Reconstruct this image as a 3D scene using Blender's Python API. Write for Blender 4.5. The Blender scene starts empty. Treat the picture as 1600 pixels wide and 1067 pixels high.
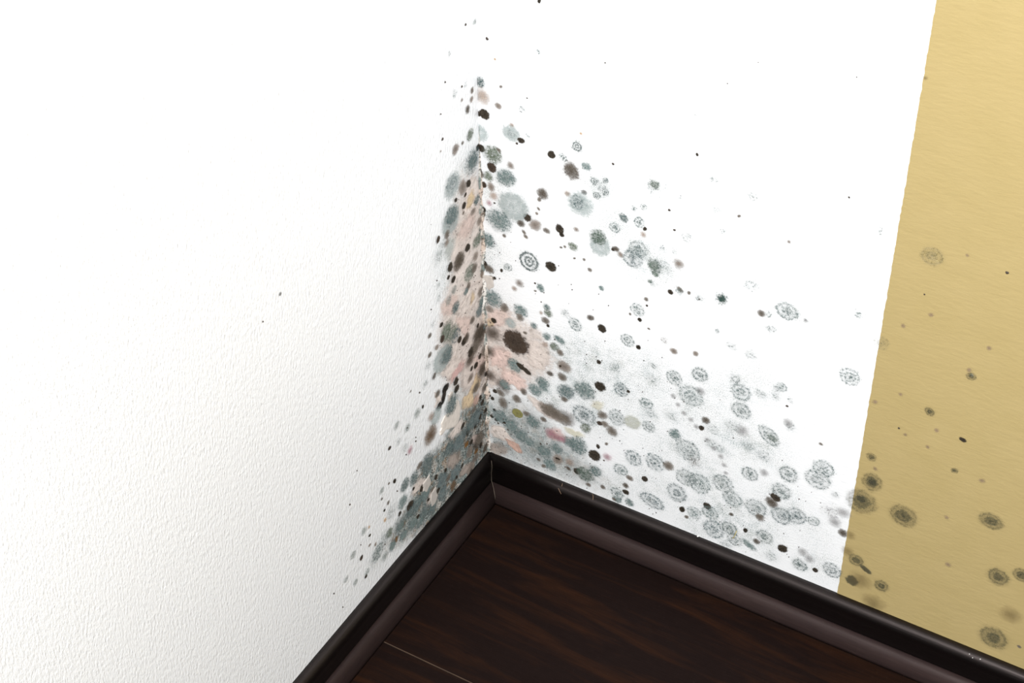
import bpy, math, random
import numpy as np
from mathutils import Matrix, Vector

random.seed(7)
rng = np.random.default_rng(7)
scene = bpy.context.scene
COL = scene.collection
R = math.radians

# ------------------------------------------------------------------ camera
cam_data = bpy.data.cameras.new('camera')
cam_data.sensor_width = 36.0
cam_data.lens = 61.434
cam_data.clip_start = 0.02
cam = bpy.data.objects.new('camera', cam_data)
COL.objects.link(cam)
m = Matrix(((0.862264, -0.3245401, 0.3888116), (0.5063265, 0.5699581, -0.6471331), (-0.0115857, 0.7548652, 0.6557776))).to_4x4()
m.translation = (0.760605, -1.20928, 1.465511)
cam.matrix_world = m
scene.camera = cam

# ------------------------------------------------------------------ light
world = bpy.data.worlds.new('room_light')
scene.world = world
world.use_nodes = True
bg = world.node_tree.nodes['Background']
bg.inputs[0].default_value = (0.97, 0.99, 1.0, 1)
bg.inputs[1].default_value = 0.52


def area(name, loc, target, size, power, color=(1, 1, 1)):
    d = bpy.data.lights.new(name, 'AREA')
    d.shape = 'DISK'
    d.size = size
    d.energy = power
    d.color = color
    o = bpy.data.objects.new(name, d)
    COL.objects.link(o)
    o.location = loc
    o.rotation_euler = (Vector(target) - Vector(loc)).to_track_quat('-Z', 'Y').to_euler()
    return o


area('softbox_lamp', (1.07, -1.60, 2.00), (0.1, -0.1, 0.5), 0.6, 86.0, (0.98, 0.99, 1.0))
scene.view_settings.view_transform = 'Standard'
scene.view_settings.look = 'None'
scene.view_settings.gamma = 1.0
scene.view_settings.use_curve_mapping = False
scene.view_settings.exposure = 0.0
scene.cycles.transparent_max_bounces = 48
scene.cycles.max_bounces = 8

# ------------------------------------------------------------------ tables (millimetres on the wall: distance from the corner, height)
COLONIES_RIGHT = '''
P 10.2 242.1 12.4 1 0 umber;P 4.7 214.1 9.7 1 0 umber;P 22.5 171.4 11.9 1 0 umber;P 5.5 179.9 10.5 1 0 umber;P 81.5 162.2 13.9 1 0 umber
P 101.4 160.1 12.5 1 0 umber;P 8.2 329.2 6.7 1 0 umber;D 68.5 662.6 2.3 1 0 -;D 11.9 606.6 1.8 1 0 -;R 67.8 609.6 2.4 1 0 -
P 20.5 586.9 1.8 1 0 orange;D 137.1 618.4 0.9 1 0 -;G 2.7 555.9 6.1 1 0 slate;B 26.3 558.3 2.4 1 0 -;B 23 535.6 4.3 1 0 pale
D 6.9 520.8 5.6 1 0 -;D 0.5 519.4 3.1 1 0 -;P 5.2 540.8 10.5 1 0 -;P 37.8 518.4 3.1 1 0 -;B 55.1 554.5 0.9 1 0 -
S 48.7 540.2 5.5 1 0 -;W 1.1 497.3 9.4 1 0 -;W 36.9 508.5 9.9 1 0 -;R+ 36.9 508.5 4.3 1 0 -;S 55.6 512.5 3.7 1 0 -
D 48.4 504.1 4 1 0 -;D 43.3 498.7 1.6 1 0 -;D 2.1 479.4 4.4 1 0 -;G 16 476.5 10.7 1 0 olive;B 22.8 484.2 3.1 1 0 -
D 14.2 460.5 5.7 1 0 brown;P 35.7 470.3 5 1 0 brown;G 30.3 453.8 12 1 0 -;G 10.2 448.2 5.7 1 0 olive;B 0.5 447.7 5.1 1 0 dark
D 0.5 452.4 2.6 1 0 -;D 3.9 435.8 3.5 1 0 brown;B 12.9 436.7 5.8 1 0 pale;P 15.7 426.6 5.8 1 0 -;P 10.2 415.8 4.5 1 0 pink
D 16.2 417.2 1.3 1 0 -;W 38.7 421.4 17.3 1 0 -;D 2.4 404.1 4.2 1 0 -;B 3 398.7 2.6 1 0 -;G 21.1 398.1 14.9 1 0 -
B 27.6 381 2.6 1 0 -;D 54.9 413.9 4.5 1 0 -;B 47.4 403.9 4.5 1 0 dark;B 50.3 393.7 3.2 1 0 -;B 52.5 388.8 3.2 1 0 -
B 63.8 408.4 7 1 0 pale;B 77 406.1 4.5 1 0 -;B 71.9 449.2 6.9 1 0 dark;B 68.2 440.9 3.2 1 0 -;B 67.5 428.8 2.5 1 0 -
B 65.3 422.5 1.9 1 0 pale;D 81.8 499.1 4.3 1 0 -;R 94.4 500.4 4.9 1 0 -;S 109.6 518.1 9.7 1 0 -;R+ 109.6 518.1 5.5 1 0 crisp
P 113.5 534 2.4 1 0 orange;S 103.7 485.7 14.8 1 0 brown;B+ 103.7 487.9 9.8 1 0 dark;G 119.6 498.7 5.5 1 0 -;P 99.8 459.2 4.4 1 0 -
B 118.1 467.3 3.1 1 0 grey;W 114.1 452.1 13.7 1 0 -;R+ 111.9 452.8 9.3 1 0 slate;D 91.6 413.2 5.1 1 0 -;D 93.8 406.9 2.9 1 0 -
P 110.3 419.4 3.8 1 0 brown;G 107 396.6 5.7 1 0 olive;B 97.6 393 1.9 1 0 -;B 93.2 390.5 1.9 1 0 -;W 137 409 11.3 1 0 -
G+ 134.6 419.1 9.4 1 0 green;S 135.3 478.1 14.7 1 0 -;R 128.9 484.8 4.3 1 0 crisp;R 141.2 489.9 3.7 1 0 crisp;R 132.1 468.6 4.3 1 0 crisp
R 141.6 476.5 4.3 1 0 crisp;D 148.2 510.9 1.5 1 0 -;R 56.1 358.1 12.4 1 0 crisp;G 6.7 366.5 9.2 1 0 -;D 1.3 333.3 4.7 1 0 -
B 8.2 329.2 4.7 1 0 -;D 14.2 319.6 2.3 1 0 -;B 10.3 318 4 1 0 pale;D 23 333.3 2.3 1 0 -;R 30.8 340.6 5.3 1 0 -
D 81.6 361.4 5.8 1 0 -;P 44.4 324.8 6 1 0 brown;P 38.1 315.5 4 1 0 -;G 69.6 329 5.3 1 0 -;B 63.5 322.3 2 1 0 -
D 62.8 332.2 1.3 1 0 -;B 108.6 382.7 1.9 1 0 -;B 119.5 385.3 1.9 1 0 -;B 126.2 374.9 2.6 1 0 -;G 139.7 356.5 3.2 1 0 -
D 105.4 347.6 0.6 1 0 -;D 148.3 337.4 0.8 1 0 -;G 12 291 10.8 1 0 -;B 26 284.5 6.7 1 0 -;B 6.9 274.8 4.8 1 0 pale
G 45.6 288.2 8.7 1 0 -;B 44.7 279 5.4 1 0 -;D 12.2 261 3.4 1 0 -;W 32.8 266.1 6.8 1 0 -;G 77.2 305.6 4.6 1 0 -
G 78.7 298.4 5.3 1 0 olive;P 70.3 295.8 3.3 1 0 -;B 75.7 287.6 5.3 1 0 -;D 78.8 281.9 2 1 0 -;G 61.8 274.7 4.7 1 0 -
S 99.1 306.9 6.6 1 0 -;R 110.6 297 8.6 1 0 -;B 128.2 313 4.6 1 0 dark;D 141.8 304.2 4.9 1 0 -;D 11.6 158.8 2.8 1 0 -
D 8 145.6 2.8 1 0 -;D 10.2 129 2.1 1 0 -;D 6.6 117.5 2.2 1 0 -;D 12.4 115.3 2.2 1 0 -;G 17.5 122.6 10 1 0 -
G 25 174.4 7 1 0 -;G 32.4 114.8 9.3 1 0 -;G 44.7 105.9 9.3 1 0 -;G 73.5 94.9 10 1 0 -;G 89.8 107.8 8.5 1 0 -
G 105.7 125.4 8.4 1 0 -;G 81.7 78.9 8.6 1 0 -;G 138.2 97 8.4 1 0 -;S 15.1 81.6 14.5 1 0 -;S 57 86.8 15.8 1 0 -
D 39.6 242 15.7 1 0 brown;B 50.8 260.3 2.7 1 0 -;G 77.3 266.2 5.4 1 0 -;G 92.6 268.4 7.4 0.7 -20.7 -;D 86.5 265.7 1 1 0 -
G 86.6 256 6.1 1 0 olive;B 93.5 250.9 4.7 1 0 -;P 75.7 254.9 4.7 1 0 -;D 139.2 257.5 2.7 1 0 -;B 98.3 233.2 8.8 1 0 pale
D+ 94.5 232.4 2.7 1 0 -;B 81.3 215.6 4.8 1 0 dark;B 96.1 217.6 6.1 1 0 -;G 37.6 208.2 9.7 1 0 -;D 45.6 209.9 6.2 0.5 -28.1 -
D 52.8 206.6 5.9 0.7 -28.1 -;D 141.5 224.3 6.1 1 0 -;G 71.8 198.4 8.3 1 0 -;B 19.1 160.2 6.4 1 0 -;B 22.1 146.2 8.5 1 0 -
B 39.5 160 6.3 1 0 -;B 48.5 174.6 4.9 1 0 -;G 63.1 184.1 9 1 0 -;G 73.4 192.5 6.2 1 0 -;G 101 198.6 11.6 1 0 slate
B 99.5 186.7 4.1 1 0 -;G 123.4 210.6 12.9 1 0 -;Y 40.1 138.1 5.7 1 0 -;B 51.5 142.5 4.9 1 0 -;G 59.6 134.6 9.9 1 0 -
B 87.9 160.4 21 0.5 -17.2 -;B 73.5 145 4.2 1 0 -;R 124 174.5 13.7 1 0 slate;B 145.6 185.5 6.1 1 0 -;D 142.8 172 3.4 1 0 brown
B 149 174 4.8 1 0 -;B 157.6 167.7 6.8 1 0 -;G 125.9 156.4 6.9 1 0 olive;P 83.2 128.3 8.5 1 0 pink;P 91.3 126.3 6.3 1 0 pink
P 97.7 126.4 5.6 1 0 pink;G 55.4 101.1 6.4 1 0 -;G 117.7 126.3 13.3 1 0 -;D 141.3 135.8 3.1 1 0 -;D 137.7 121.4 7.3 1 0 -
D 148.9 118.1 1.4 1 0 -;B 151.3 144.6 2.8 1 0 -;B 91.5 91.7 8.5 1 0 pale;D+ 91.5 92.7 3.2 1 0 -;P 106.9 95.3 7.1 1 0 -
B 105.4 84.6 3.6 1 0 dark;D 115.9 85.8 4.3 1 0 -;B 66.9 79.6 2.9 1 0 -;B 73.5 72.7 3.6 1 0 -;G 126.4 86.1 10.6 1 0 green
B 130.7 72.1 3.6 1 0 -;B 148.3 77 3.5 1 0 -;P 153.3 127.1 6.3 1 0 pink;D 14.8 110.5 1.4 1 0 -;D 23.2 115.5 2.1 1 0 -
D 21.7 120.6 1.4 1 0 -;D 69.4 104.9 1.4 1 0 -;D 27.3 106.5 1.4 1 0 -;D 4 148.5 2.1 1 0 -;D 77.6 108.8 1.1 1 0 -
D 233.7 551.1 2 1 0 -;B 209 479.2 1.5 1 0 -;D 215.5 458.2 1.5 1 0 -;B 279.4 498.5 2.1 1 0 -;P 330 488.1 2.3 1 0 brown
S 191.2 501 13.2 1 0 -;G+ 193.1 503.1 5.4 1 0 oliveS;G 161.7 452.7 5.5 1 0 slate;R 172.2 468 3 1 0 -;R 182.3 473.2 3.6 1 0 -
R 178.3 453.4 6.1 1 0 -;R 152.5 437.6 6.2 1 0 -;D 184.7 448.2 2.5 1 0 -;P 183.6 440.8 4.3 1 0 -;R 178.9 421.9 11.2 1 0 -
B 154 412.3 4.4 1 0 dark;D 151.2 410.4 1.9 1 0 -;P 159.8 407.4 4.4 1 0 brown;S 204 432.3 5.5 1 0 -;S 217.6 432.9 4.9 1 0 -
S 229.2 455 9.1 1 0 -;S 219.3 497.8 3.6 1 0 -;S 251.3 529.6 5.8 1 0 -;S 291.2 524.5 7 1 0 -;S 256.8 497.5 5.9 1 0 -
S 264.9 476 4.8 1 0 -;R 173.8 408.1 11.2 1 0 slate;S 205.1 410.8 14.9 1 0 -;G 196.9 408.4 8.7 1 0 green;G 198.7 398.7 3.7 1 0 green
P 222.4 420.7 6.8 1 0 brown;G 193 386.8 2.5 1 0 green;S 195.9 384.8 5.6 1 0 -;D 215.5 382.2 2.8 1 0 -;B 225.5 389.5 4.4 0.6 -35.4 -
S 225 386.9 6.8 1 0 -;B 235.2 389.4 2.5 1 0 -;S 247 387.7 8 1 0 -;D 246.4 385.9 1.2 1 0 -;C 269.5 396.1 8.6 1 0 -
S 298 423.4 10.9 1 0 -;B 189.8 362.8 2.8 1 0 -;B 190.8 355 1.6 1 0 -;R 180.5 345.7 7.7 1 0 -;B 173 336.8 1.9 1 0 -
D 183.9 333.8 2.6 1 0 -;R 171.3 301.3 7.2 1 0 -;D 183.9 297.2 2.6 1 0 -;B 194.3 326.4 1.9 1 0 -;S 211.8 318.6 5.1 1 0 brown
B 223 309 4.5 1 0 pale;B 246.7 315.9 3.2 1 0 pale;S 267.8 354.2 3.7 1 0 -;S 283.8 342.1 7.5 1 0 -;S 304.4 340.2 8.1 1 0 -
B 311 395 4.3 1 0 -;S 318.1 397.1 6.1 1 0 -;S 322.3 380.5 8.5 1 0 -;R 336 408.5 11.4 1 0 -;S 158 258.7 9.3 1 0 -
S 202.2 279.2 6.5 1 0 -;R 225.7 273.9 9.1 1 0 -;R 253.3 290.6 9.6 1 0 -;S 201.6 261.3 8.5 1 0 -;S 291.8 301.8 9.5 1 0 -
R 166.3 231.1 9.3 1 0 slate;D 174.6 232.1 2 1 0 -;R 245.3 258.2 13 1 0 -;P 255.4 269.8 5.8 1 0 grey;R 298.5 287.7 10.8 1 0 -
R 301.1 263.7 10.9 1 0 -;R 332.9 244.2 13.3 0.6 -42.4 -;G+ 336.5 242.4 5.1 1 0 oliveS;R 163.1 190 10.2 1 0 -;W 181.3 192.1 10.1 1 0 yellow
R 195.8 224.6 8 1 0 -;S 202.3 213.9 10 1 0 -;R 200.9 194.8 7.4 1 0 -;G 230.6 197 7.3 1 0 -;B 263.6 232.7 4.9 1 0 dark
D 259.4 219.9 3.6 1 0 -;R 246.4 181.3 13.4 1 0 -;S 254.5 169.3 9.4 1 0 brown;R 184.1 139.4 11 1 0 slate;R 210 145.4 10.9 1 0 slate
B 225.8 148.4 6.8 1 0 -;R 169.4 114.5 8.3 1 0 -;B 180.7 107.3 4.9 1 0 -;B 176.4 93.3 4.2 1 0 dark;D 176.8 83.5 4.2 1 0 -
D 199.1 114.7 4.5 1 0 -;R 262.4 139.9 13.5 1 0 -;R 246.5 141.5 10.8 1 0 -;R 237.5 113.6 13 1 0 slate;R 208.9 86 15.3 0.7 -12.2 slate
R 288.9 153.4 11.4 1 0 -;R 301.1 137.6 11.4 1 0 -;R 317.2 181.8 9.2 1 0 -;P 332.1 191.1 5.9 1 0 grey;R 357.9 202.2 11 1 0 -
R 352.8 174.6 10.5 1 0 -;D 347.6 162.5 6.2 0.7 -28.2 -;B 344.1 154 7.3 1 0 dark;D 273.3 111.5 4.4 1 0 -;D 244.9 91.7 4.5 1 0 -
R 328.2 137.2 12 1 0 -;R 393.3 227.2 10.8 1 0 -;R 389 210.5 12.8 1 0 -;S 408.9 198.7 5.8 1 0 -;R 356.8 140.6 11.3 1 0 slate
R 372.5 148.9 10.5 1 0 slate;B 333.6 126.4 5.7 1 0 -;R 391.3 151.2 7.2 1 0 -;D 319.1 98.2 3.1 1 0 -;B 332.5 88.5 4.1 1 0 dark
B 301.5 113.5 2.7 1 0 dark;D 362.1 93.7 5.7 1 0 -;R 341.1 100.1 9.4 1 0 -;G 324.4 79.1 10.2 0.5 -28.2 -;S 383.1 81.3 10.8 1 0 -
R+ 383.2 79.4 8.1 1 0 -;D 400.5 81 3.4 1 0 -;R 418 90.8 10.6 1 0 slate;B 423 150 5.9 1 0 dark;D 361.4 116 0.7 1 0 -
R 166.7 76.3 7.8 1 0 -;G 167 66.3 5.7 1 0 -;G 182 70 5.6 1 0 -;B 163.1 65.3 2.8 1 0 -;B 250.8 82.8 3.1 1 0 -
R 283 80.8 13.1 1 0 slate;R 277.6 103.8 9.6 1 0 -;R 301 91.5 9.5 1 0 -;R 308 78.2 8.9 1 0 -;R 259.3 94.2 8.2 1 0 -
S 299.2 65.4 9.6 1 0 -;S 350.7 75.4 9.5 1 0 -;S 408.5 172.5 12.9 1 0 grey;P 413.3 161 8.4 1 0 grey;P 420.2 178.7 9 1 0 grey
P 384.7 100.1 7.3 1 0 grey;P 392.5 94.5 6.7 1 0 grey;P 304 237.5 9.1 1 0 grey;S 312.4 220.8 13 1 0 -;S 330.7 214.3 10.4 1 0 -
S 353.4 267.2 7.6 1 0 -;P 351.1 270.5 6.3 1 0 grey;S 293.2 238.7 11.7 1 0 -;S 272.8 224.4 9.2 1 0 -;S 335.8 308.1 6.3 1 0 -
R 340 313.4 5.6 1 0 -;S 335.3 299.4 6.3 1 0 -;D 347.6 291.4 1.6 1 0 -;B 387 258.8 2.5 1 0 -;S 350.1 300.2 4.4 1 0 -
S 320 294.9 8.8 1 0 -;S 225.7 220.3 9.3 1 0 -;S 281.7 201.3 10.5 1 0 -;S 270.5 205.1 9.9 1 0 -;P 225.6 249.1 3.9 1 0 grey
P 231.9 239.5 3.9 1 0 grey;P 239 231.1 3.9 1 0 grey;P 247.3 226 3.9 1 0 grey;P 254.3 219.3 3.9 1 0 grey;P 267.5 207.3 4 1 0 grey
P 275.3 199.1 4 1 0 grey;P 283.9 191.3 4.6 1 0 grey;P 288.3 180.5 4 1 0 grey;P 290.6 170.3 3.3 1 0 grey;S 404.7 431.6 7 1 0 -
R 405.3 356.1 9.7 1 0 -;S 355.8 405 3.6 1 0 -;S 412.4 531.6 7.3 1 0 -;P 355.2 404.7 3 1 0 grey;D 380.1 555.9 1.1 1 0 -
D 372.1 676.5 0.6 1 0 -;D 257.4 634.3 0.7 1 0 -;D 284 663.9 0.5 1 0 -;S 229.2 591.9 2.3 1 0 -
'''
COLONIES_TAN = '''
R 430.1 409.2 7 1 0 t2;R 461.2 522.7 10 1 0 t1;G 516.1 408.1 2.3 1 0 tan;T 485.4 348.7 5.3 1 0 -;T 515.8 406.4 4.6 1 0 -
D 520.6 329.3 3.5 0.7 -14.5 -;T 438.8 266.6 5 1 0 -;T 443.6 234.6 11.3 1 0 -;D+ 444.2 234.9 3.8 1 0 tand;T 436.8 204 15.3 1 0 -
D+ 435.8 207.1 4.4 1 0 tand;T 480.1 205.6 13.2 1 0 -;T 562.8 242 11.7 0.8 -6.5 -;T 519.2 288.3 3.6 1 0 -;P 532.7 163.6 3.8 1 0 mauve
T 441.3 119.6 7.9 1 0 -;D 452.7 112.2 7.2 0.5 -28.3 tand;D 441 87.9 6.6 1 0 tand;T 472 97.6 7.9 1 0 -;T 581.8 173.4 11.2 1 0 -
T 602.1 187.6 8 1 0 -;T 592.2 87.9 14.8 1 0 -;P 466.8 68.6 14.6 1 0 smudge;P 449.5 93.7 14.5 1 0 smudge;P 602.7 128.5 12.6 1 0 smudge
P 431.2 127.6 7.9 1 0 smudge;P 431.7 151.9 6.5 1 0 smudge;D 460.8 479.4 0.9 1 0 -;B 526.8 530.2 1.6 1 0 -;P 490.9 535 2.2 1 0 mauve
P 495.2 329.5 3 1 0 mauve;P 490.1 305.4 2.4 1 0 mauve;P 467.1 310.3 2.4 1 0 mauve;P 433.4 336.9 3 1 0 mauve;P 525.9 444.4 2.8 1 0 mauve
P 512.9 412.8 3.4 1 0 mauve;P 456 357.1 2.4 1 0 mauve;P 447.1 437.2 2.9 1 0 mauve;P 469.7 459.5 2.8 1 0 mauve;P 444.4 253.6 3.1 1 0 mauve
P 521.6 225.6 3.1 1 0 mauve;P 546.1 288.2 3.6 1 0 mauve;B 460 315.3 1.2 1 0 -;B 618.2 89.7 2.5 1 0 -;P 429.6 693.8 2.6 1 0 smudge
'''
COLONIES_LEFT = '''
P 13.8 240.9 16.5 1 0 umber;P 26.1 232 12.3 1 0 umber;P 9.4 191.3 14 1 0 umber;P 33 224.5 9.6 1 0 umber;P 46.5 368.2 12.9 1 0 umber
P 23.4 94.1 12.9 1 0 umber;B 18.5 627.8 1.5 1 0 -;S 47.4 613.2 4.1 1 0 -;G 2.8 622.4 3.6 1 0 faint;B 20.1 535.3 5.5 1 0 dark
B 11 551.8 3.7 1 0 -;B 12.7 542.7 3.7 1 0 pale;P 29.7 551.6 3 1 0 brown;S 41.5 565.4 6 1 0 -;D 28.8 566.1 1.5 1 0 -
D 57 586.7 1.2 1 0 -;S 22 563.7 3.6 1 0 -;D 66.9 557.2 0.9 1 0 -;G 17 504.7 6.8 1 0 olive;D 3.7 481.7 3.8 1 0 -
B 44.2 503.8 6.2 1 0 pale;D 65.6 528.4 1.8 1 0 -;B 31.3 503.5 2.5 1 0 -;P 69.8 517 1.8 1 0 brown;R 15.1 471.8 13.9 1 0 slateS
G+ 13.9 471.8 10.7 1 0 slate;W 52.4 465.9 13.7 1 0 -;R+ 53.4 468.8 9.9 1 0 slateS;B 34.2 452.8 9.5 1 0 pale;D 23.5 450.7 5.1 1 0 -
D 47.8 445.9 3.1 1 0 -;D 33.1 429.5 3.8 1 0 -;D 30.1 440.9 2.5 1 0 -;B 34.8 421.8 2.5 1 0 -;W 58.5 427.1 15.1 1 0 -
G+ 57 432.4 12 1 0 slate;D 82.6 420.2 4.4 1 0 brown;B 66.4 415.7 5.7 1 0 -;P 68.3 406.5 5.7 1 0 brown;D 30.1 374.3 5.2 1 0 -
S 82.9 401.3 11.4 1 0 -;S 75.1 410.4 7.6 1 0 -;B 46.5 369 11 1 0 dark;D 63.3 372.4 5.8 1 0 -;D 58.5 353.3 3.9 1 0 -
D 66.5 361.4 2.6 1 0 -;G 26.9 339.6 11.2 1 0 oliveS;B 30.3 324.2 5.3 1 0 -;G 10.2 370.8 9.2 1 0 olive;B 14.9 353.1 5.9 1 0 pale
S 85.6 365 5.1 1 0 -;D 87.4 372 1 1 0 -;S 85.6 348.4 6.4 1 0 -;D 100.3 344 1 1 0 -;G 56.1 313.6 7.9 1 0 slate
G 57 338.8 5.2 1 0 faint;D 83.4 311.3 3.3 1 0 -;G 74.6 296.2 11.8 1 0 olive;G 64.2 284 11.9 1 0 oliveS;R 58.3 277.8 9.3 1 0 slate2
D 83.5 292.4 4.6 1 0 brown;B 105.2 313 3.9 1 0 -;B 107.1 288.6 3.9 1 0 -;W 85.4 266.6 17.2 1 0 -;G 78 265.4 13.3 1 0 slate
D+ 85.5 265 4.6 1 0 -;B 94.8 289.6 4.6 1 0 pale;D 51.3 267.3 4 1 0 -;D 42.9 258.3 4.7 1 0 -;B 37.6 259.7 6.8 1 0 dark
D 31.2 235 5.5 1 0 -;B 14.7 248.8 9.6 1 0 dark;B 20.7 235.1 8.2 1 0 -;B 102.3 255.8 4.6 1 0 dark;B 144.9 268.3 1.9 1 0 -
D 129.3 254.1 1.6 1 0 -;D 125.2 231 2.6 1 0 -;G 136.2 230.9 6.6 1 0 faint;G 173.3 244.4 5.2 1 0 faint;G 154.9 225.5 5.2 1 0 faint
B 97 227.3 5.4 1 0 -;D 82.2 222.8 6.7 1 0 black;D 86.6 214.4 9.6 0.5 -68.7 black;D 95.9 208.1 5.4 1 0 black;D 62.1 216.9 5.4 1 0 -
D 61.5 205.4 4.8 1 0 -;G 72.8 191.2 13.7 1 0 slate;W 102.9 199 10.1 1 0 -;B 115.5 182.4 12.8 1 0 orange;D 188.2 224.6 2.9 1 0 brown
B 137.8 156 6.8 1 0 -;G 123.4 146.4 15 1 0 slate;G 149.8 147.3 8.8 1 0 slate;G 166.6 152.6 8.7 1 0 slate;D 135.8 120.3 4.8 1 0 -
D 152.2 134 2.4 1 0 -;D 184 173.7 3.3 1 0 -;B 194.2 179 2 1 0 -;D 180.9 155.9 1 1 0 -;G 97.4 98.1 12.6 1 0 slate2
G 70.3 86.3 12.1 1 0 slate2;B 76.6 71.6 7.8 1 0 orange;O 46 109.2 5.7 1 0 -;O 26.8 82.9 5 1 0 -;O 8.4 54.9 6.6 1 0 -
B 19.2 96.5 9.3 1 0 -;B 41.3 94.3 8.6 1 0 pale;B 38.6 66.7 9.4 1 0 pale;B 63.5 108.4 6.4 1 0 pale;D 56.8 85.6 2.9 1 0 -
D 42.4 124.9 4.2 1 0 -;D 52.1 142.8 4.2 1 0 -;D 26.3 121.3 3.6 1 0 -;D 11.4 145.3 4.3 1 0 -;D 15.1 155.9 3.5 1 0 -
G 35.2 133.6 12 1 0 slate;G 62.4 127.1 14 1 0 slate2;G 21.6 132.2 9.9 1 0 slate2;G 81.8 133.8 11.1 1 0 slate;G 98.7 79.3 9.9 1 0 slate2
G 118.6 77.1 10.5 1 0 slate;D 107.1 90.8 3.5 1 0 -;D 160.2 114.9 6.1 1 0 -;D 179.5 120.8 3.4 1 0 -;G 147.2 105.1 12.4 1 0 slate
G 173.4 132.7 8.8 1 0 -;G 130.4 107.7 9.7 1 0 -;G 156.5 85.7 9.6 1 0 -;G 135 83.9 9.7 1 0 slate;G 175.6 84.4 8.2 1 0 -
O 175.2 101 4.8 1 0 -;O 189.9 90.9 4.8 1 0 -;P 206 135.4 3.3 1 0 orange;D 234.2 138.5 2 1 0 -;G 243 153.5 5.2 1 0 faint
P 233.9 150.8 2.6 1 0 orange;G 200.2 110.5 6.7 1 0 olive;R 222.9 102.4 10 1 0 -;D 251.5 121.1 3.3 1 0 brown;G 264.6 137.5 5.2 1 0 faint
B 208.3 169.1 2 1 0 -;B 198 154.1 2.7 1 0 -;D 205.7 149.6 2 1 0 -;G 207.1 180.2 4.6 1 0 faint;D 250.5 139.5 1 1 0 -
D 209.6 101.6 1.2 1 0 -;B 235.7 125.4 2.6 1 0 pale;B 226 117.2 2.7 1 0 pale;D 247.2 88.2 2.7 1 0 -;G 265.1 96.9 4.6 1 0 faint
D 301.7 115.7 1.3 1 0 -;G 244.4 92.4 4.7 1 0 faint;G 280.1 115.7 4.6 1 0 faint;D 290.1 83.1 1 1 0 -;B 325.3 524.8 2.2 1 0 grey
D 351.8 513.6 1.1 1 0 -;D 244.7 241.8 0.9 1 0 -;D 261.2 208.6 1.3 1 0 -;S 161.9 202.1 7.9 1 0 -;P 153.1 191.8 6 1 0 pink
D 141.3 200.4 1 1 0 -;D 141.8 195.2 1.3 1 0 -;D 160.5 191.6 1 1 0 -;D 154.9 225.5 1 1 0 -;S 172.1 220 5.9 1 0 -
B 6.9 247.4 8.2 1 0 dark;B 1.6 216 9.7 1 0 -;D 13.7 215.1 3.5 1 0 -;D 22 208.6 4.1 1 0 -;D 31.1 211.1 3.4 1 0 -
B 9.3 194.1 8.4 1 0 dark;D 0.5 181.3 4.2 1 0 -;B 0.5 163.7 6.4 1 0 -;B 0.5 148.8 5.7 1 0 dark;B 0.5 192.6 4.9 1 0 -
G 0.5 248.8 5.5 1 0 slate;G 5.1 286.3 6.1 1 0 -;G 10.8 276.3 8.1 1 0 slate2;D 15.5 260.1 2.7 1 0 -;B 25.2 274.4 5.4 1 0 -
B 7.1 300.8 6.1 1 0 pale;B 0.5 302.9 5.4 1 0 pale;D 0.5 307.8 2.7 1 0 -;G 35.5 321 4.6 1 0 -;G 68.5 331.9 5.9 1 0 faint
B 18.1 340.2 5.9 1 0 -;G 0.9 381.1 6.6 1 0 -;B 5.4 392.2 5.2 1 0 pale;G 9.1 421.1 5.8 1 0 slate;B 16.9 411.8 4.5 1 0 pale
B 23.5 177 7.7 1 0 -;B 34.4 199.7 6.2 1 0 pale;B 6.5 163.5 5.6 1 0 -;G 0.7 139.5 7.1 1 0 -;D 5.3 128.6 3.6 1 0 -
D 17.7 128.9 4.3 1 0 -;B 30.3 149 6.3 1 0 -;D 36.6 105.3 3.6 1 0 -;D 17 83.6 4.3 1 0 -;B 7.7 70.7 6.6 1 0 dark
B 28.6 73.3 6.5 1 0 -;D 69.4 78.5 2.8 1 0 -;B 84.6 91.9 5.6 1 0 -;D 90.2 106.7 3.5 1 0 -;D 109.3 113.6 3.5 1 0 -
B 116.8 100.5 4.9 1 0 -;D 126.4 94.1 2.8 1 0 -;G 161 105.8 8.2 1 0 slate;G 180 103.5 7.5 1 0 -;D 147.5 87.4 2.8 1 0 -
G 144.7 75.7 6.9 1 0 -;G 197.6 88.2 6.8 1 0 -;G 212.5 86.4 6.1 1 0 faint;S 111.6 278.1 7.8 1 0 -;S 118.2 256.8 6.6 1 0 -
S 98.3 324 5.2 1 0 -;P 112.3 206.8 6.7 1 0 -;S 195 136.9 12 1 0 -;S 209.8 111.6 13.4 1 0 -;S 229.1 100.4 13.4 1 0 -
S 185.2 113.2 10.8 1 0 -
'''
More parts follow.
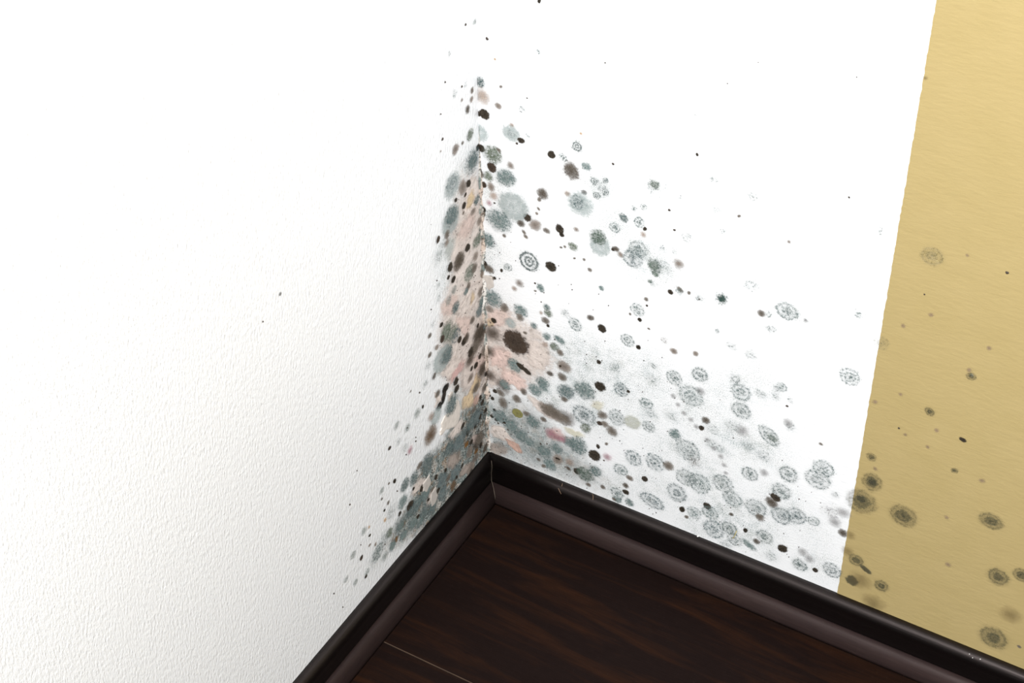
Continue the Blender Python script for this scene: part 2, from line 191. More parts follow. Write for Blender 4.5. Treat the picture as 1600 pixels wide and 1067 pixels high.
PATCHES_RIGHT = '''
plaster .75 .5|-11.1 285.1,34.7 288,73.4 260.1,90.6 231.6,61.5 189,25 170.6,-6.6 158.2,-9.7 224.5
greyg .32 .6|-6.5 160.1,57.4 165.4,113.7 129.3,162.5 84.2,139 62.1,73.5 54.4,-6.1 48.8
plaster_p .9 .5|0.2 260.4,16.5 280.5,33.8 280.6,27.3 262.8,11.9 250.1
plaster_o .6 .6|1.7 256.6,10.7 264.8,12 253.7,5.5 247.4
plaster .85 .6|0.6 245.3,26.3 253.5,35.8 253,26 235.3,14 234.7,-0.2 214.8
pink2 .9 .5|8.1 220.2,17.9 228.1,33 224.6,32.9 212.6,26.2 198.5,17.2 194.5,5 194.7
pink2 .9 .5|18.8 192.4,29.5 199,44.7 196.4,54.3 187.6,45.3 172.2,33.2 178.1,25 172.5
plaster .85 .5|57 252.2,71.8 258.6,82.7 242.6,77.3 220.2,60.8 212.9,53.7 223.6
plaster .6 .6|50.1 270.7,70.3 271.2,73.4 260.1,57.8 255.2
plaster .85 .5|49.3 171.2,61.4 172,85.4 164.1,97.5 150.6,83.1 148.6,63.8 154
plaster_y .6 .6|132.1 199.8,147.4 204.1,143.9 189.4,132.3 189.6
plaster .95 .35|6.3 103.5,22.3 107.1,28 97.8,37.1 94.2,27.8 87.7,8.4 86.5
salmon .9 .35|23.7 90.8,40.4 89.8,45.3 81.1,41.9 76.4,30.2 80.8
plaster_b .8 .6|-0.3 74.1,19.3 83.6,28.5 75.9,18.9 61.1,2.7 59.3
plaster_y .7 .6|97.5 145.8,113.5 146.6,125.4 144.6,117.6 136,101.6 137.1
plaster .8 .6|9 190.9,18.6 181,12.6 164,1.9 163.9
pink .45 .5|75.1 128.3,91.2 139.9,101.7 133.2,107.3 130.1,91.3 118.4,78.3 118.1
'''
PATCHES_LEFT = '''
plaster .85 .45|33.5 465.5,-2 447.3,-12.3 392.9,-15.1 332.7,-18 269.6,-17.7 187.3,-18.4 129,27.7 146.9,61.7 202.7,84.8 239.4,90 305,77.8 338.6,63.5 370.1,66.6 412.6,54.4 436.1
greyg .9 .4|53.3 167.8,-21.8 145.8,-20.7 25.6,47.5 31.2,127.4 48.5,194 86.8,200.9 103.3,159.4 123.9,138 153.3,93.5 153.4
greyd .6 .6|34.7 142.9,0.9 134.8,-2.2 72.4,24.6 69.9,50.1 106.8,54.9 140.3
plaster .95 .3|14.9 452.4,3.5 435,6.4 425,13.1 414.2,25.5 413.4,35.7 426.4,30.4 434.8,26.1 446.2
plaster_o .9 .6|18 439.5,11 431.9,15.3 420.4,24 418.8,29.8 424.1,26.8 434.1
plaster .9 .6|56.8 417.2,25.5 413.4,4.5 411.8,2.5 401.7,16.8 390.7,22.5 376.6,45.9 378.5,52.8 404.2
plaster_p .8 .6|36.5 412.6,14.6 410.3,12.7 397,28.2 385.3,47 399.5
plaster_g .8 .7|59.6 411.1,48.3 398.8,55.1 387.2,65.3 379.5,73.9 393.5,68.3 405.8
plaster_p .85 .6|82.7 338,62.1 335.8,49.1 324.8,52.4 312.6,61.5 306.4,81.5 321
plaster .9 .4|39 326.1,6.4 315.9,-13 313.5,-7.3 302.7,17.9 291.1,43.4 293.1,55.9 296.2,50.1 308.4,35.8 315.3
plaster_p .9 .5|55.7 299.5,27.4 283.1,28.1 269.5,37.8 257.1,44.7 271.2,53 281.8
plaster_o .7 .7|23.2 314.8,17.3 303.7,22.9 294.7,29.1 298.3
plaster_p .85 .5|27.9 222.4,17.5 219,0.1 219.5,-12.9 205,-4.1 188.4,14.7 193.6,38.2 202.7,42.6 217.3
plaster .95 .5|63.7 252.6,46.6 238.6,40.7 228.6,43.7 221.7,55.3 222.6,65.6 222.4,71.1 217.6,75.5 227.5,89.4 244.8,97.4 255.5,88.9 252.5,75.3 249.9
pink .7 .6|46.7 236.9,40.8 226.8,45 221,56.6 221.8,65.7 220.7,71.1 217.6,75.6 225.8,70.1 232.3,59.7 235.1
plaster .9 .6|103.9 234.7,88.8 218,89.3 211.1,96.8 212.5,106.9 211.6,101 223.3
plaster .9 .5|47.4 223.8,24.1 219.5,18.8 192.1,31.2 183.2,49.3 191,51 208.1
plaster_o .95 .4|21.3 195,12.6 180.6,17.1 170.9,27.8 171.9,28.5 158.1,39.2 159.1,50.8 165.7,51.2 181.2,40.7 180.3,28.4 186.5
salmon .8 .5|5 167.1,16.4 155.1,24.7 152.2,31.3 155.6,26.9 163.5,16 164.4
plaster .9 .6|1.8 178.8,-7 157.6,6.8 157,21.8 156.6,21.2 168.5,10.2 173.1
plaster .95 .5|60.4 159.3,48.9 152.7,52.5 136.3,65.6 139.5,74.8 139.6,80.6 152.1,69.9 154.7
plaster_b .85 .6|82.5 122.7,66.8 121,54.7 98.8,68.4 94.7,79 96.9,88.5 112.2
plaster_b .9 .5|62.4 82.4,38.1 76.5,29.2 60.6,43 62.4,65.6 75.1
plaster .8 .5|147.8 140.8,133.2 135.6,124.4 118.1,130.4 107.7,142 122,159 128.4
plaster .7 .5|126 98.8,115.2 104,106.5 81.2,109.8 73,122.7 75.7,132.1 87.3
plaster_p .6 .6|36.3 111.9,22.8 107.6,19.3 94.6,32.9 97.2
plaster_b .6 .6|10.1 263.3,-0.1 255.8,-0.7 237.3,7.9 225.4,20.2 243.9
'''
FLAKES_RIGHT = '''
flake2|1.6 316.3,10.3 321.5,13.2 309.7,8.3 301.7,3.7 305.9
'''
FLAKES_LEFT = '''
flake|61.3 188.4,55.3 179.8,53.8 168.2,57.6 162.7,63.4 154.1,76.9 157.7,84.8 166.5,91.8 163.5,96.7 165.7,94.5 174.6,88.7 184.5,80.2 185,70.1 183
flake2|79.3 209.4,69.2 206.9,68.5 197.1,77.4 198.7
flake2|134 125.7,121.2 127,118.3 114.7,127.9 107.4,134.9 115.6
flake2|120.8 99.1,110.4 99.7,107.7 83.3,115 73.7,122.6 76.6
'''
DUST_RIGHT = '''
14.3 430 38.5 .25;8.6 346.3 29.8 .30;11.1 287.1 27.1 .30;-0.8 123.9 28.7 .55;32.4 119.8 32.1 .60;65.3 105.9 35.6 .60
32 89.8 28.8 .50;98 91.9 28.4 .55;112.5 213.9 40.8 .35;157.9 234.5 40.1 .30;194.3 259.8 39.4 .30;81.4 181.2 34.6 .40
136.4 178.4 34.2 .35;246.5 239.1 45.8 .28;280 272.3 38.5 .22;228.1 175.2 40.3 .28;266.5 156.4 40.3 .35;298.4 218.6 39.1 .33
326.4 223.1 32.3 .33;292 111.4 40.7 .40;329.9 102 33.8 .40;354.2 153.6 33 .35;208.7 107.7 41.5 .25;162.5 84.2 28.1 .35
391.7 135.1 26.3 .20;403.5 92.6 26.7 .30;180.6 413.1 31.1 .35;201.8 405.6 24.8 .30;151.7 441.2 31 .30;136.6 481.5 24.5 .25
312.3 304.2 31.5 .22;342.6 407.3 15 .20;127.1 256.7 33.4 .40;157.1 261 33.1 .35;204 498.2 17.9 .15;96.7 243.3 27 .40
104.2 260 26.8 .40;1.8 229.4 27.7 .40;264.2 76.8 27.6 .35;188.9 212.2 33.5 .30
'''
DUST_LEFT = '''
35.2 133.6 31.8 .70;63 117.8 31.7 .75;96.7 107.5 31.4 .75;136.7 93.5 27.7 .60;175.1 89 23.9 .45;14.6 136.2 28.4 .70
30.5 90.1 28.7 .70;72.9 265.9 26.6 .40;66.3 363.8 25.8 .35;50.3 425.6 22.1 .40;29.4 474.4 18.8 .30;76.2 395.1 22.2 .25
211.2 98.2 23.6 .25;52.3 185.9 27.6 .50;24.1 219.5 27.5 .45;20.6 288.7 26.9 .40;5 346.4 23.2 .40
'''



# ------------------------------------------------------------------ helpers
def s2l(c):
    return tuple(((v / 255) / 12.92 if v / 255 <= 0.04045 else ((v / 255 + 0.055) / 1.055) ** 2.4) for v in c)


def link(o, parent=None):
    COL.objects.link(o)
    if parent is not None:
        o.parent = parent
    return o


def mesh_obj(name, verts, faces, mat=None, parent=None, smooth=False):
    me = bpy.data.meshes.new(name)
    me.from_pydata([tuple(v) for v in verts], [], faces)
    me.update()
    if mat:
        me.materials.append(mat)
    if smooth:
        me.polygons.foreach_set('use_smooth', [True] * len(me.polygons))
    return link(bpy.data.objects.new(name, me), parent)


class NT:
    def __init__(self, name):
        self.mat = bpy.data.materials.new(name)
        self.mat.use_nodes = True
        self.t = self.mat.node_tree
        self.n = self.t.nodes
        self.bsdf = self.n['Principled BSDF']
        self.out = self.n['Material Output']

    def new(self, typ, **kw):
        nd = self.n.new(typ)
        for k, v in kw.items():
            setattr(nd, k, v)
        return nd

    def put(self, sock, val):
        if val is None:
            return
        if isinstance(val, bpy.types.NodeSocket):
            self.t.links.new(val, sock)
        else:
            sock.default_value = val

    def math(self, op, a, b=None, c=None, clamp=False):
        nd = self.new('ShaderNodeMath', operation=op, use_clamp=clamp)
        self.put(nd.inputs[0], a)
        self.put(nd.inputs[1], b)
        if c is not None:
            self.put(nd.inputs[2], c)
        return nd.outputs[0]

    def remap(self, v, a, b, c=0.0, d=1.0, smooth=False):
        nd = self.new('ShaderNodeMapRange')
        nd.interpolation_type = 'SMOOTHSTEP' if smooth else 'LINEAR'
        self.put(nd.inputs[0], v)
        for i, x in enumerate((a, b, c, d)):
            self.put(nd.inputs[i + 1], x)
        return nd.outputs[0]

    def noise(self, vec, scale, detail=2.0, rough=0.5, dist=0.0):
        nd = self.new('ShaderNodeTexNoise')
        self.put(nd.inputs['Vector'], vec)
        nd.inputs['Scale'].default_value = scale
        nd.inputs['Detail'].default_value = detail
        nd.inputs['Roughness'].default_value = rough
        nd.inputs['Distortion'].default_value = dist
        return nd.outputs[0]

    def scaled(self, vec, s):
        nd = self.new('ShaderNodeVectorMath', operation='MULTIPLY')
        self.put(nd.inputs[0], vec)
        nd.inputs[1].default_value = s
        return nd.outputs[0]

    def mix(self, f, a, b):
        nd = self.new('ShaderNodeMix', data_type='RGBA')
        self.put(nd.inputs[0], f)
        self.put(nd.inputs[6], a if isinstance(a, bpy.types.NodeSocket) else (*a, 1))
        self.put(nd.inputs[7], b if isinstance(b, bpy.types.NodeSocket) else (*b, 1))
        return nd.outputs[2]

    def position(self):
        return self.new('ShaderNodeNewGeometry').outputs['Position']

    def bump(self, height, dist, strength=1.0, normal=None):
        nd = self.new('ShaderNodeBump')
        nd.inputs['Strength'].default_value = strength
        nd.inputs['Distance'].default_value = dist
        self.put(nd.inputs['Height'], height)
        if normal is not None:
            self.put(nd.inputs['Normal'], normal)
        return nd.outputs[0]

    def set(self, **kw):
        for k, v in kw.items():
            s = self.bsdf.inputs[k.replace('_', ' ')]
            if isinstance(v, tuple) and len(v) == 3:
                v = (*v, 1)
            self.put(s, v)


# ------------------------------------------------------------------ materials of the setting
def wall_material(name, stretch, bump_mm):
    t = NT(name)
    pos = t.position()
    st = t.scaled(pos, stretch)
    h1 = t.noise(st, 330.0, 2.0, 0.6)
    h2 = t.noise(st, 60.0, 1.0, 0.5)
    h = t.math('ADD', h1, t.math('MULTIPLY', h2, 0.22))
    at = t.new('ShaderNodeAttribute', attribute_name='dust')
    dust = at.outputs['Fac']
    patchy = t.remap(t.noise(pos, 85.0, 2.0, 0.6), 0.3, 0.7, 0.35, 1.5)
    fine = t.remap(t.noise(pos, 880.0, 1.5, 0.65), 0.32, 0.68)
    f = t.math('MULTIPLY', t.remap(t.math('SUBTRACT', t.math('MULTIPLY', dust, patchy), fine), -0.3, 0.4), 0.75)
    f = t.math('MULTIPLY', f, t.remap(dust, 0.02, 0.12))
    green = t.mix(t.remap(t.noise(pos, 40.0, 1.0), 0.35, 0.65), s2l((112, 132, 130)), s2l((122, 130, 120)))
    t.set(Base_Color=t.mix(f, (0.80, 0.80, 0.80), green), Roughness=0.36, Specular_IOR_Level=0.5,
          Normal=t.bump(h, bump_mm * 0.001))
    return t.mat


M_WALL_R = wall_material('white_wall_paint_right', (0.55, 1.0, 1.3), 0.32)
M_WALL_L = wall_material('white_wall_paint_left', (1.0, 1.25, 0.5), 1.0)

t = NT('tan_wall_paint')
pos = t.position()
st = t.scaled(pos, (0.45, 1.0, 1.4))
h = t.math('ADD', t.noise(st, 190.0, 2.0, 0.55), t.math('MULTIPLY', t.noise(st, 50.0, 1.0), 0.8))
tone = t.remap(t.noise(pos, 25.0, 2.0), 0.3, 0.7)
t.set(Base_Color=t.mix(tone, (0.385, 0.294, 0.128), (0.40, 0.306, 0.137)), Roughness=0.55, Specular_IOR_Level=0.3,
      Normal=t.bump(h, 0.0003))
M_TAN = t.mat


def wood(name, dark, light, axis, rough, spec, amount):
    t = NT(name)
    pos = t.position()
    st = t.scaled(pos, (1.0, 9.0, 9.0) if axis == 'x' else (9.0, 1.0, 9.0))
    g = t.noise(st, 5.0, 4.0, 0.6, 0.8)
    fine = t.noise(t.scaled(pos, (1.0, 14.0, 14.0) if axis == 'x' else (14.0, 1.0, 14.0)), 40.0, 2.0, 0.6)
    f = t.math('MULTIPLY', t.remap(g, 0.47, 0.75), amount)
    c = t.mix(f, dark, light)
    c = t.mix(t.math('MULTIPLY', t.remap(fine, 0.35, 0.75), 0.35), c, tuple(v * 0.35 for v in dark))
    spk = t.remap(t.noise(pos, 700.0, 1.0), 0.73, 0.78)
    c = t.mix(t.math('MULTIPLY', spk, 0.12), c, (0.12, 0.10, 0.09))
    t.set(Base_Color=c, Roughness=rough, Specular_IOR_Level=spec, Specular_Tint=(1.0, 0.84, 0.80), Normal=t.bump(fine, 0.00015))
    return t.mat


M_PLANK = wood('dark_brown_laminate', s2l((22, 14, 12)), s2l((48, 27, 14)), 'x', 0.5, 0.06, 0.8)
M_BOARD_X = wood('black_brown_skirting_x', s2l((5, 3, 3)), s2l((13, 8, 7)), 'x', 0.42, 0.4, 0.5)
M_BOARD_Y = wood('black_brown_skirting_y', s2l((5, 3, 3)), s2l((13, 8, 7)), 'y', 0.42, 0.4, 0.5)
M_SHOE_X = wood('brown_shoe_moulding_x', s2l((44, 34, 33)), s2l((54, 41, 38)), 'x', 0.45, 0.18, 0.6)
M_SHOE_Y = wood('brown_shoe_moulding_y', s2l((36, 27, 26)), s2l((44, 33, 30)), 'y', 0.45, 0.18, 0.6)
t = NT('dark_subfloor')
t.set(Base_Color=s2l((60, 45, 34)), Roughness=0.9)
M_SUB = t.mat

# ------------------------------------------------------------------ mould materials
KINDS = {
    'D': dict(e0=.55, e1=1.0, a0=.95, ac=.3, rc=.8, ar=0, n=0, ks=.55, lo=.0, hi=.6, amax=.96, warp=.42, cen=.5, sm=.35),
    'B': dict(e0=.45, e1=1.0, a0=.7, ac=.3, rc=.6, ar=0, n=0, ks=.3, lo=.0, hi=.9, amax=.9, warp=.4, cen=.6, sm=.3),
    'P': dict(e0=.05, e1=1.0, a0=.8, ac=.1, rc=.5, ar=0, n=0, ks=.18, lo=.0, hi=1.0, amax=.85, warp=.4, cen=.85, sm=.2),
    'G': dict(e0=.4, e1=1.02, a0=.85, ac=.12, rc=.5, ar=.2, n=2.5, ks=1.05, lo=-.1, hi=.6, amax=.9, warp=.3, cen=.8, sm=.45),
    'C': dict(e0=.0, e1=1.02, a0=.75, ac=.45, rc=.6, ar=.0, n=2, ks=.8, lo=-.1, hi=.5, amax=.95, warp=.2, cen=.65, sm=.3),
    'R': dict(e0=.65, e1=1.02, a0=.46, ac=.3, rc=.35, ar=.24, n=2.6, ks=1.05, lo=-.12, hi=.45, amax=.82, warp=.16, cen=.8, sm=.3),
    'S': dict(e0=.2, e1=1.05, a0=.36, ac=.1, rc=.5, ar=.12, n=2.1, ks=.95, lo=-.08, hi=.4, amax=.7, warp=.3, cen=.9, sm=.28),
    'T': dict(e0=.5, e1=1.02, a0=.5, ac=.35, rc=.5, ar=.26, n=2.6, ks=.75, lo=-.1, hi=.75, amax=.8, warp=.18, cen=.7, sm=.45),
    'W': dict(e0=.6, e1=1.0, a0=.62, ac=.0, rc=.5, ar=.2, n=1.7, ks=.4, lo=.0, hi=.8, amax=.75, warp=.2, cen=1.0, sm=.35),
    'Y': dict(e0=.7, e1=1.0, a0=.85, ac=.1, rc=.4, ar=.2, n=2.4, ks=.3, lo=.0, hi=.7, amax=.95, warp=.15, cen=.7, sm=.3),
    'O': dict(e0=.2, e1=1.0, a0=.85, ac=.1, rc=.5, ar=0, n=0, ks=.35, lo=.0, hi=.7, amax=.85, warp=.5, cen=.7, sm=.2),
}


def mould_material(kind, crisp=False):
    k = dict(KINDS[kind])
    if crisp:
        k.update(a0=.42, ar=.46, n=3.0, lo=-.08, hi=.35, amax=.92, warp=.08, ac=.2, ks=.75)
    t = NT('mould_%s%s' % (kind.lower(), '_rings' if crisp else ''))
    oc = t.new('ShaderNodeTexCoord').outputs['Object']
    pos = t.position()
    inf = t.new('ShaderNodeObjectInfo')
    sep = t.new('ShaderNodeSeparateXYZ')
    t.put(sep.inputs[0], oc)
    rad = t.math('SQRT', t.math('ADD', t.math('MULTIPLY', sep.outputs[0], sep.outputs[0]),
                                t.math('MULTIPLY', sep.outputs[1], sep.outputs[1])))
    w = t.noise(pos, 130.0, 2.0, 0.6)
    w2 = t.noise(pos, 420.0, 2.0, 0.6)
    rp = t.math('ADD', rad, t.math('MULTIPLY', t.math('SUBTRACT', w, 0.45), k['warp']))
    rp = t.math('ADD', rp, t.math('MULTIPLY', t.math('SUBTRACT', w2, 0.5), 0.16 if crisp else 0.22))
    env = t.math('SUBTRACT', 1.0, t.remap(rp, k['e0'], k['e1'], smooth=True))
    cen = t.math('SUBTRACT', 1.0, t.remap(rp, 0.0, k['rc'], smooth=True))
    dens = t.math('MULTIPLY_ADD', cen, k['ac'], k['a0'])
    if k['ar']:
        ph = t.math('MULTIPLY', inf.outputs['Random'], 2.5)
        rn = t.math('COSINE', t.math('MULTIPLY_ADD', rp, 6.283 * k['n'], ph))
        dens = t.math('MULTIPLY_ADD', rn, k['ar'] * 0.5, dens)
    dens = t.math('MULTIPLY', dens, env)
    fine = t.remap(t.noise(pos, 880.0, 1.5, 0.65), 0.32, 0.68)
    mid = t.remap(w2, 0.36, 0.64)
    fine = t.math('MULTIPLY_ADD', mid, 0.4, t.math('MULTIPLY', fine, 0.6))
    a = t.remap(t.math('SUBTRACT', dens, t.math('MULTIPLY', fine, k['ks'])), k['lo'], k['hi'])
    a = t.math('MULTIPLY', a, t.remap(env, 0.0, 0.15))
    a = t.math('MULTIPLY', a, k['amax'])
    sm = t.math('MULTIPLY', dens, k['sm'], clamp=True)
    a = t.math('ADD', a, t.math('MULTIPLY', t.math('SUBTRACT', 1.0, a), sm), clamp=True)
    a = t.math('MULTIPLY', a, inf.outputs['Alpha'])
    col = inf.outputs['Color']
    darker = t.new('ShaderNodeMix', data_type='RGBA', blend_type='MULTIPLY')
    t.put(darker.inputs[0], cen)
    t.put(darker.inputs[6], col)
    darker.inputs[7].default_value = (k['cen'], k['cen'], k['cen'], 1)
    tex = t.mix(t.remap(fine, 0.25, 0.9, 0.0, 0.45), darker.outputs[2], s2l((200, 205, 200)) if kind in 'GRSW' else s2l((90, 80, 70)))
    t.set(Base_Color=tex, Roughness=0.85, Specular_IOR_Level=0.15, Alpha=a,
          Normal=t.bump(t.math('ADD', fine, t.math('MULTIPLY', w, 1.5)), 0.0003))
    return t.mat


M_MOULD = {k: mould_material(k) for k in KINDS}
M_MOULD['Rc'] = mould_material('R', True)

TONES = {
    'D': (56, 49, 39), 'D.brown': (74, 60, 50), 'D.black': (16, 16, 18), 'D.tand': (84, 86, 68),
    'B': (138, 127, 115), 'B.dark': (104, 93, 80), 'B.pale': (172, 158, 146), 'B.grey': (150, 150, 148), 'B.orange': (140, 112, 84),
    'P': (208, 186, 170), 'P.orange': (238, 190, 130), 'P.brown': (155, 138, 124), 'P.pink': (212, 150, 164), 'P.grey': (176, 174, 174),
    'P.mauve': (172, 146, 128), 'P.smudge': (138, 116, 72), 'P.umber': (104, 90, 78),
    'G': (106, 127, 125), 'G.slate': (86, 106, 106), 'G.slate2': (96, 114, 116), 'G.olive': (104, 114, 94), 'G.oliveS': (112, 124, 104),
    'G.green': (84, 102, 88), 'G.faint': (140, 152, 146), 'G.tan': (120, 116, 88),
    'R': (112, 130, 128), 'R.slate': (88, 110, 112), 'R.slate2': (98, 116, 124), 'R.crisp': (94, 108, 108), 'R.slateS': (110, 130, 132),
    'R.t1': (140, 128, 84), 'R.t2': (140, 134, 100),
    'S': (118, 134, 131), 'S.brown': (118, 103, 94), 'S.grey': (160, 158, 158),
    'T': (92, 92, 70), 'W': (178, 190, 188), 'W.yellow': (206, 206, 188), 'C': (66, 94, 88), 'Y': (158, 154, 92), 'O': (150, 104, 48),
}
ALPHA = {'D.tand': .7, 'G.faint': .55, 'G.oliveS': .8, 'P.pink': .8, 'P.grey': .7, 'P.smudge': .5, 'P.mauve': .7, 'R.t1': .8, 'R.t2': .5, 'R.slateS': .8}
NAMES = {'D': 'dark_mould_spot', 'B': 'brown_mould_spot', 'P': 'soft_stain', 'G': 'velvety_mould_colony', 'C': 'velvety_mould_colony',
         'R': 'ringed_mould_colony', 'S': 'powdery_mould_colony', 'T': 'ringed_mould_colony', 'W': 'pale_mould_halo',
         'Y': 'yellow_mould_spot', 'O': 'rusty_stain'}
LABELS = {'D': '%s mould spot', 'B': '%s translucent mould spot', 'P': '%s soft-edged stain', 'G': '%s velvety mould',
          'C': '%s velvety mould', 'R': '%s ringed mould', 'S': 'powdery %s mould',
          'T': 'olive grey ringed mould', 'W': 'pale %s mould halo', 'Y': 'yellow green mould spot', 'O': 'rusty orange stain'}
WORDS = {'': dict(D='brown black', B='taupe', P='beige', G='grey green', C='dark green', R='grey green', S='grey green', W='grey'),
         'brown': 'brown', 'black': 'black', 'tand': 'olive', 'dark': 'dark brown', 'pale': 'pale beige', 'grey': 'grey', 'orange': 'orange',
         'pink': 'pink', 'mauve': 'mauve', 'smudge': 'ochre', 'umber': 'umber', 'slate': 'slate', 'slate2': 'blue grey', 'olive': 'olive', 'oliveS': 'olive',
         'green': 'dark green', 'faint': 'faint grey', 'tan': 'olive', 'crisp': 'dark grey', 'slateS': 'slate', 't1': 'olive', 't2': 'faint olive',
         'yellow': 'yellowish'}


# ------------------------------------------------------------------ walls
def axis_lines(fine_a, fine_b, step, lo, hi, coarse):
    a = list(np.arange(fine_a, fine_b + 1e-6, step))
    left = list(np.arange(lo, fine_a - 1e-6, coarse))
    right = list(np.arange(fine_b + coarse, hi, coarse)) + [hi]
    return np.array(left + a + right)


def parse_dust(txt):
    return [tuple(float(v) / 1000 if i < 3 else float(v) for i, v in enumerate(e.split()))
            for line in txt.strip().split('\n') for e in line.split(';')]


def build_wall(name, side, mat, dust_txt):
    us = axis_lines(0.0, 0.56, 0.004, -0.1, 3.0, 0.08)
    zs = axis_lines(0.04, 0.66, 0.004, 0.0, 2.5, 0.08)
    U, Z = np.meshgrid(us, zs)
    n, k = U.shape
    u, z = U.ravel(), Z.ravel()
    front = np.stack([u, np.zeros_like(u), z], 1) if side == 'R' else np.stack([np.zeros_like(u), -u, z], 1)
    idx = np.arange(n * k).reshape(n, k)
    f = np.stack([idx[:-1, :-1], idx[:-1, 1:], idx[1:, 1:], idx[1:, :-1]], -1).reshape(-1, 4)
    if side == 'L':
        f = f[:, ::-1]
    faces = f.tolist()
    verts = front.tolist()
    # thickness: the four corners of the back
    th = 0.1
    b = len(verts)
    cu, cz = (us[0], us[-1]), (zs[0], zs[-1])
    for (a, c) in ((0, 0), (1, 0), (1, 1), (0, 1)):
        verts.append((cu[a], th, cz[c]) if side == 'R' else (-th, -cu[a], cz[c]))
    back = [b + 3, b + 2, b + 1, b]
    rims = [idx[0, :].tolist() + [b + 1, b], idx[:, -1].tolist() + [b + 2, b + 1],
            idx[-1, ::-1].tolist() + [b + 3, b + 2], idx[::-1, 0].tolist() + [b, b + 3]]
    rims = [r[::-1] for r in rims]
    extra = [back] + rims
    if side == 'L':
        extra = [e[::-1] for e in extra]
    o = mesh_obj(name, verts, faces + extra, mat)
    d = np.zeros(len(verts))
    for (bu, bz, br, bd) in parse_dust(dust_txt):
        rr = np.hypot(u - bu, z - bz)
        d[:len(u)] = np.maximum(d[:len(u)], bd * np.exp(-(rr / br) ** 2 * 1.2)) + 0.18 * bd * np.exp(-(rr / br) ** 2 * 1.2)
    at = o.data.attributes.new('dust', 'FLOAT', 'POINT')
    at.data.foreach_set('value', np.clip(d, 0, 1).astype(np.float32))
    o['kind'] = 'structure'
    return o


wall_right = build_wall('wall_right', 'R', M_WALL_R, DUST_RIGHT)
wall_right['label'] = 'white painted wall speckled with mould, its far end painted tan'
wall_right['category'] = 'wall'
wall_left = build_wall('wall_left', 'L', M_WALL_L, DUST_LEFT)
wall_left['label'] = 'clean white textured wall with mould only along the corner'
wall_left['category'] = 'wall'

# tan coat of paint on the right wall
zz = np.concatenate([np.arange(0.05, 0.8, 0.004), [1.0, 1.5, 2.5]])
ed = 0.4277 + rng.normal(0, 0.00022, len(zz))
vs, fs = [], []
for x, z in zip(ed, zz):
    vs += [(x, -0.0005, z), (3.0, -0.0005, z), (x, 0.001, z)]
for i in range(len(zz) - 1):
    a, b = 3 * i, 3 * i + 3
    fs += [(a, a + 1, b + 1, b), (a + 2, a, b, b + 2)]
tan = mesh_obj('tan_paint_coat', vs, fs, M_TAN, wall_right)
tan['label'] = 'tan painted end of the wall'

# ------------------------------------------------------------------ floor
floor = mesh_obj('floor', [(x, y, z) for z in (-0.05, -0.0125) for (x, y) in ((-0.1, -3), (3, -3), (3, 0.1), (-0.1, 0.1))],
                 [(3, 2, 1, 0), (4, 5, 6, 7), (0, 1, 5, 4), (1, 2, 6, 5), (2, 3, 7, 6), (3, 0, 4, 7)], M_SUB)
floor['kind'] = 'structure'
floor['label'] = 'dark brown wood laminate floor in the corner'
floor['category'] = 'floor'


def plank_mesh(L, W, T=0.012, ch=0.0006):
    pts = []
    for z, i in ((0, 0), (T - ch, 0), (T, ch)):
        pts += [(i, i, z), (L - i, i, z), (L - i, W - i, z), (i, W - i, z)]
    fs = [(3, 2, 1, 0), (8, 9, 10, 11)]
    for r in (0, 4):
        for q in range(4):
            a, b = r + q, r + (q + 1) % 4
            fs.append((a, b, b + 4, a + 4))
    me = bpy.data.meshes.new('plank')
    me.from_pydata(pts, [], fs)
    me.materials.append(M_PLANK)
    return me


PW, PL = 0.2505, 1.45
pm = plank_mesh(PL - 0.0005, PW - 0.0008)
for r in range(12):
    x = -0.02 - (r * 0.47) % PL if r > 1 else -0.02 - 0.4 * r
    y1 = -0.002 - r * PW
    while x < 2.9:
        o = link(bpy.data.objects.new('plank', pm), floor)
        o.location = (x, y1 - PW, -0.012)
        x += PL

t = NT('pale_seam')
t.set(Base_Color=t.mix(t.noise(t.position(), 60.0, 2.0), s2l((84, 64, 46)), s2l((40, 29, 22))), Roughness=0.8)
for r in range(1, 12):  # pale strip along each plank seam, bevel highlight put in as colour
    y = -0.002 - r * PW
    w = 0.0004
    mesh_obj('seam_highlight', [(x, y + q, z) for z in (-0.0125, -0.0002) for (x, q) in ((-0.02, -w), (2.9, -w), (2.9, w), (-0.02, w))],
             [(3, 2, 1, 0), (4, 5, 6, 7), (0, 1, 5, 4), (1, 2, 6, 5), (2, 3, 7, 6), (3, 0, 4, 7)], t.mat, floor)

# ------------------------------------------------------------------ baseboards
BOARD = [(0, 0), (9, 0), (8.6, 10), (8.4, 26), (8.8, 36), (10.2, 43), (11.4, 47.5), (11.6, 51), (10.8, 54.6), (9, 57.4), (6.5, 59.2), (3.5, 60), (0, 60)]
SHOE = [(8.5, 0), (20.6, 0), (20.8, 5), (20.4, 10), (19.2, 14), (17.4, 17.6), (15.2, 20.2), (13.2, 21.6), (11.4, 22.3), (9.6, 22.5), (8.5, 22.5)]


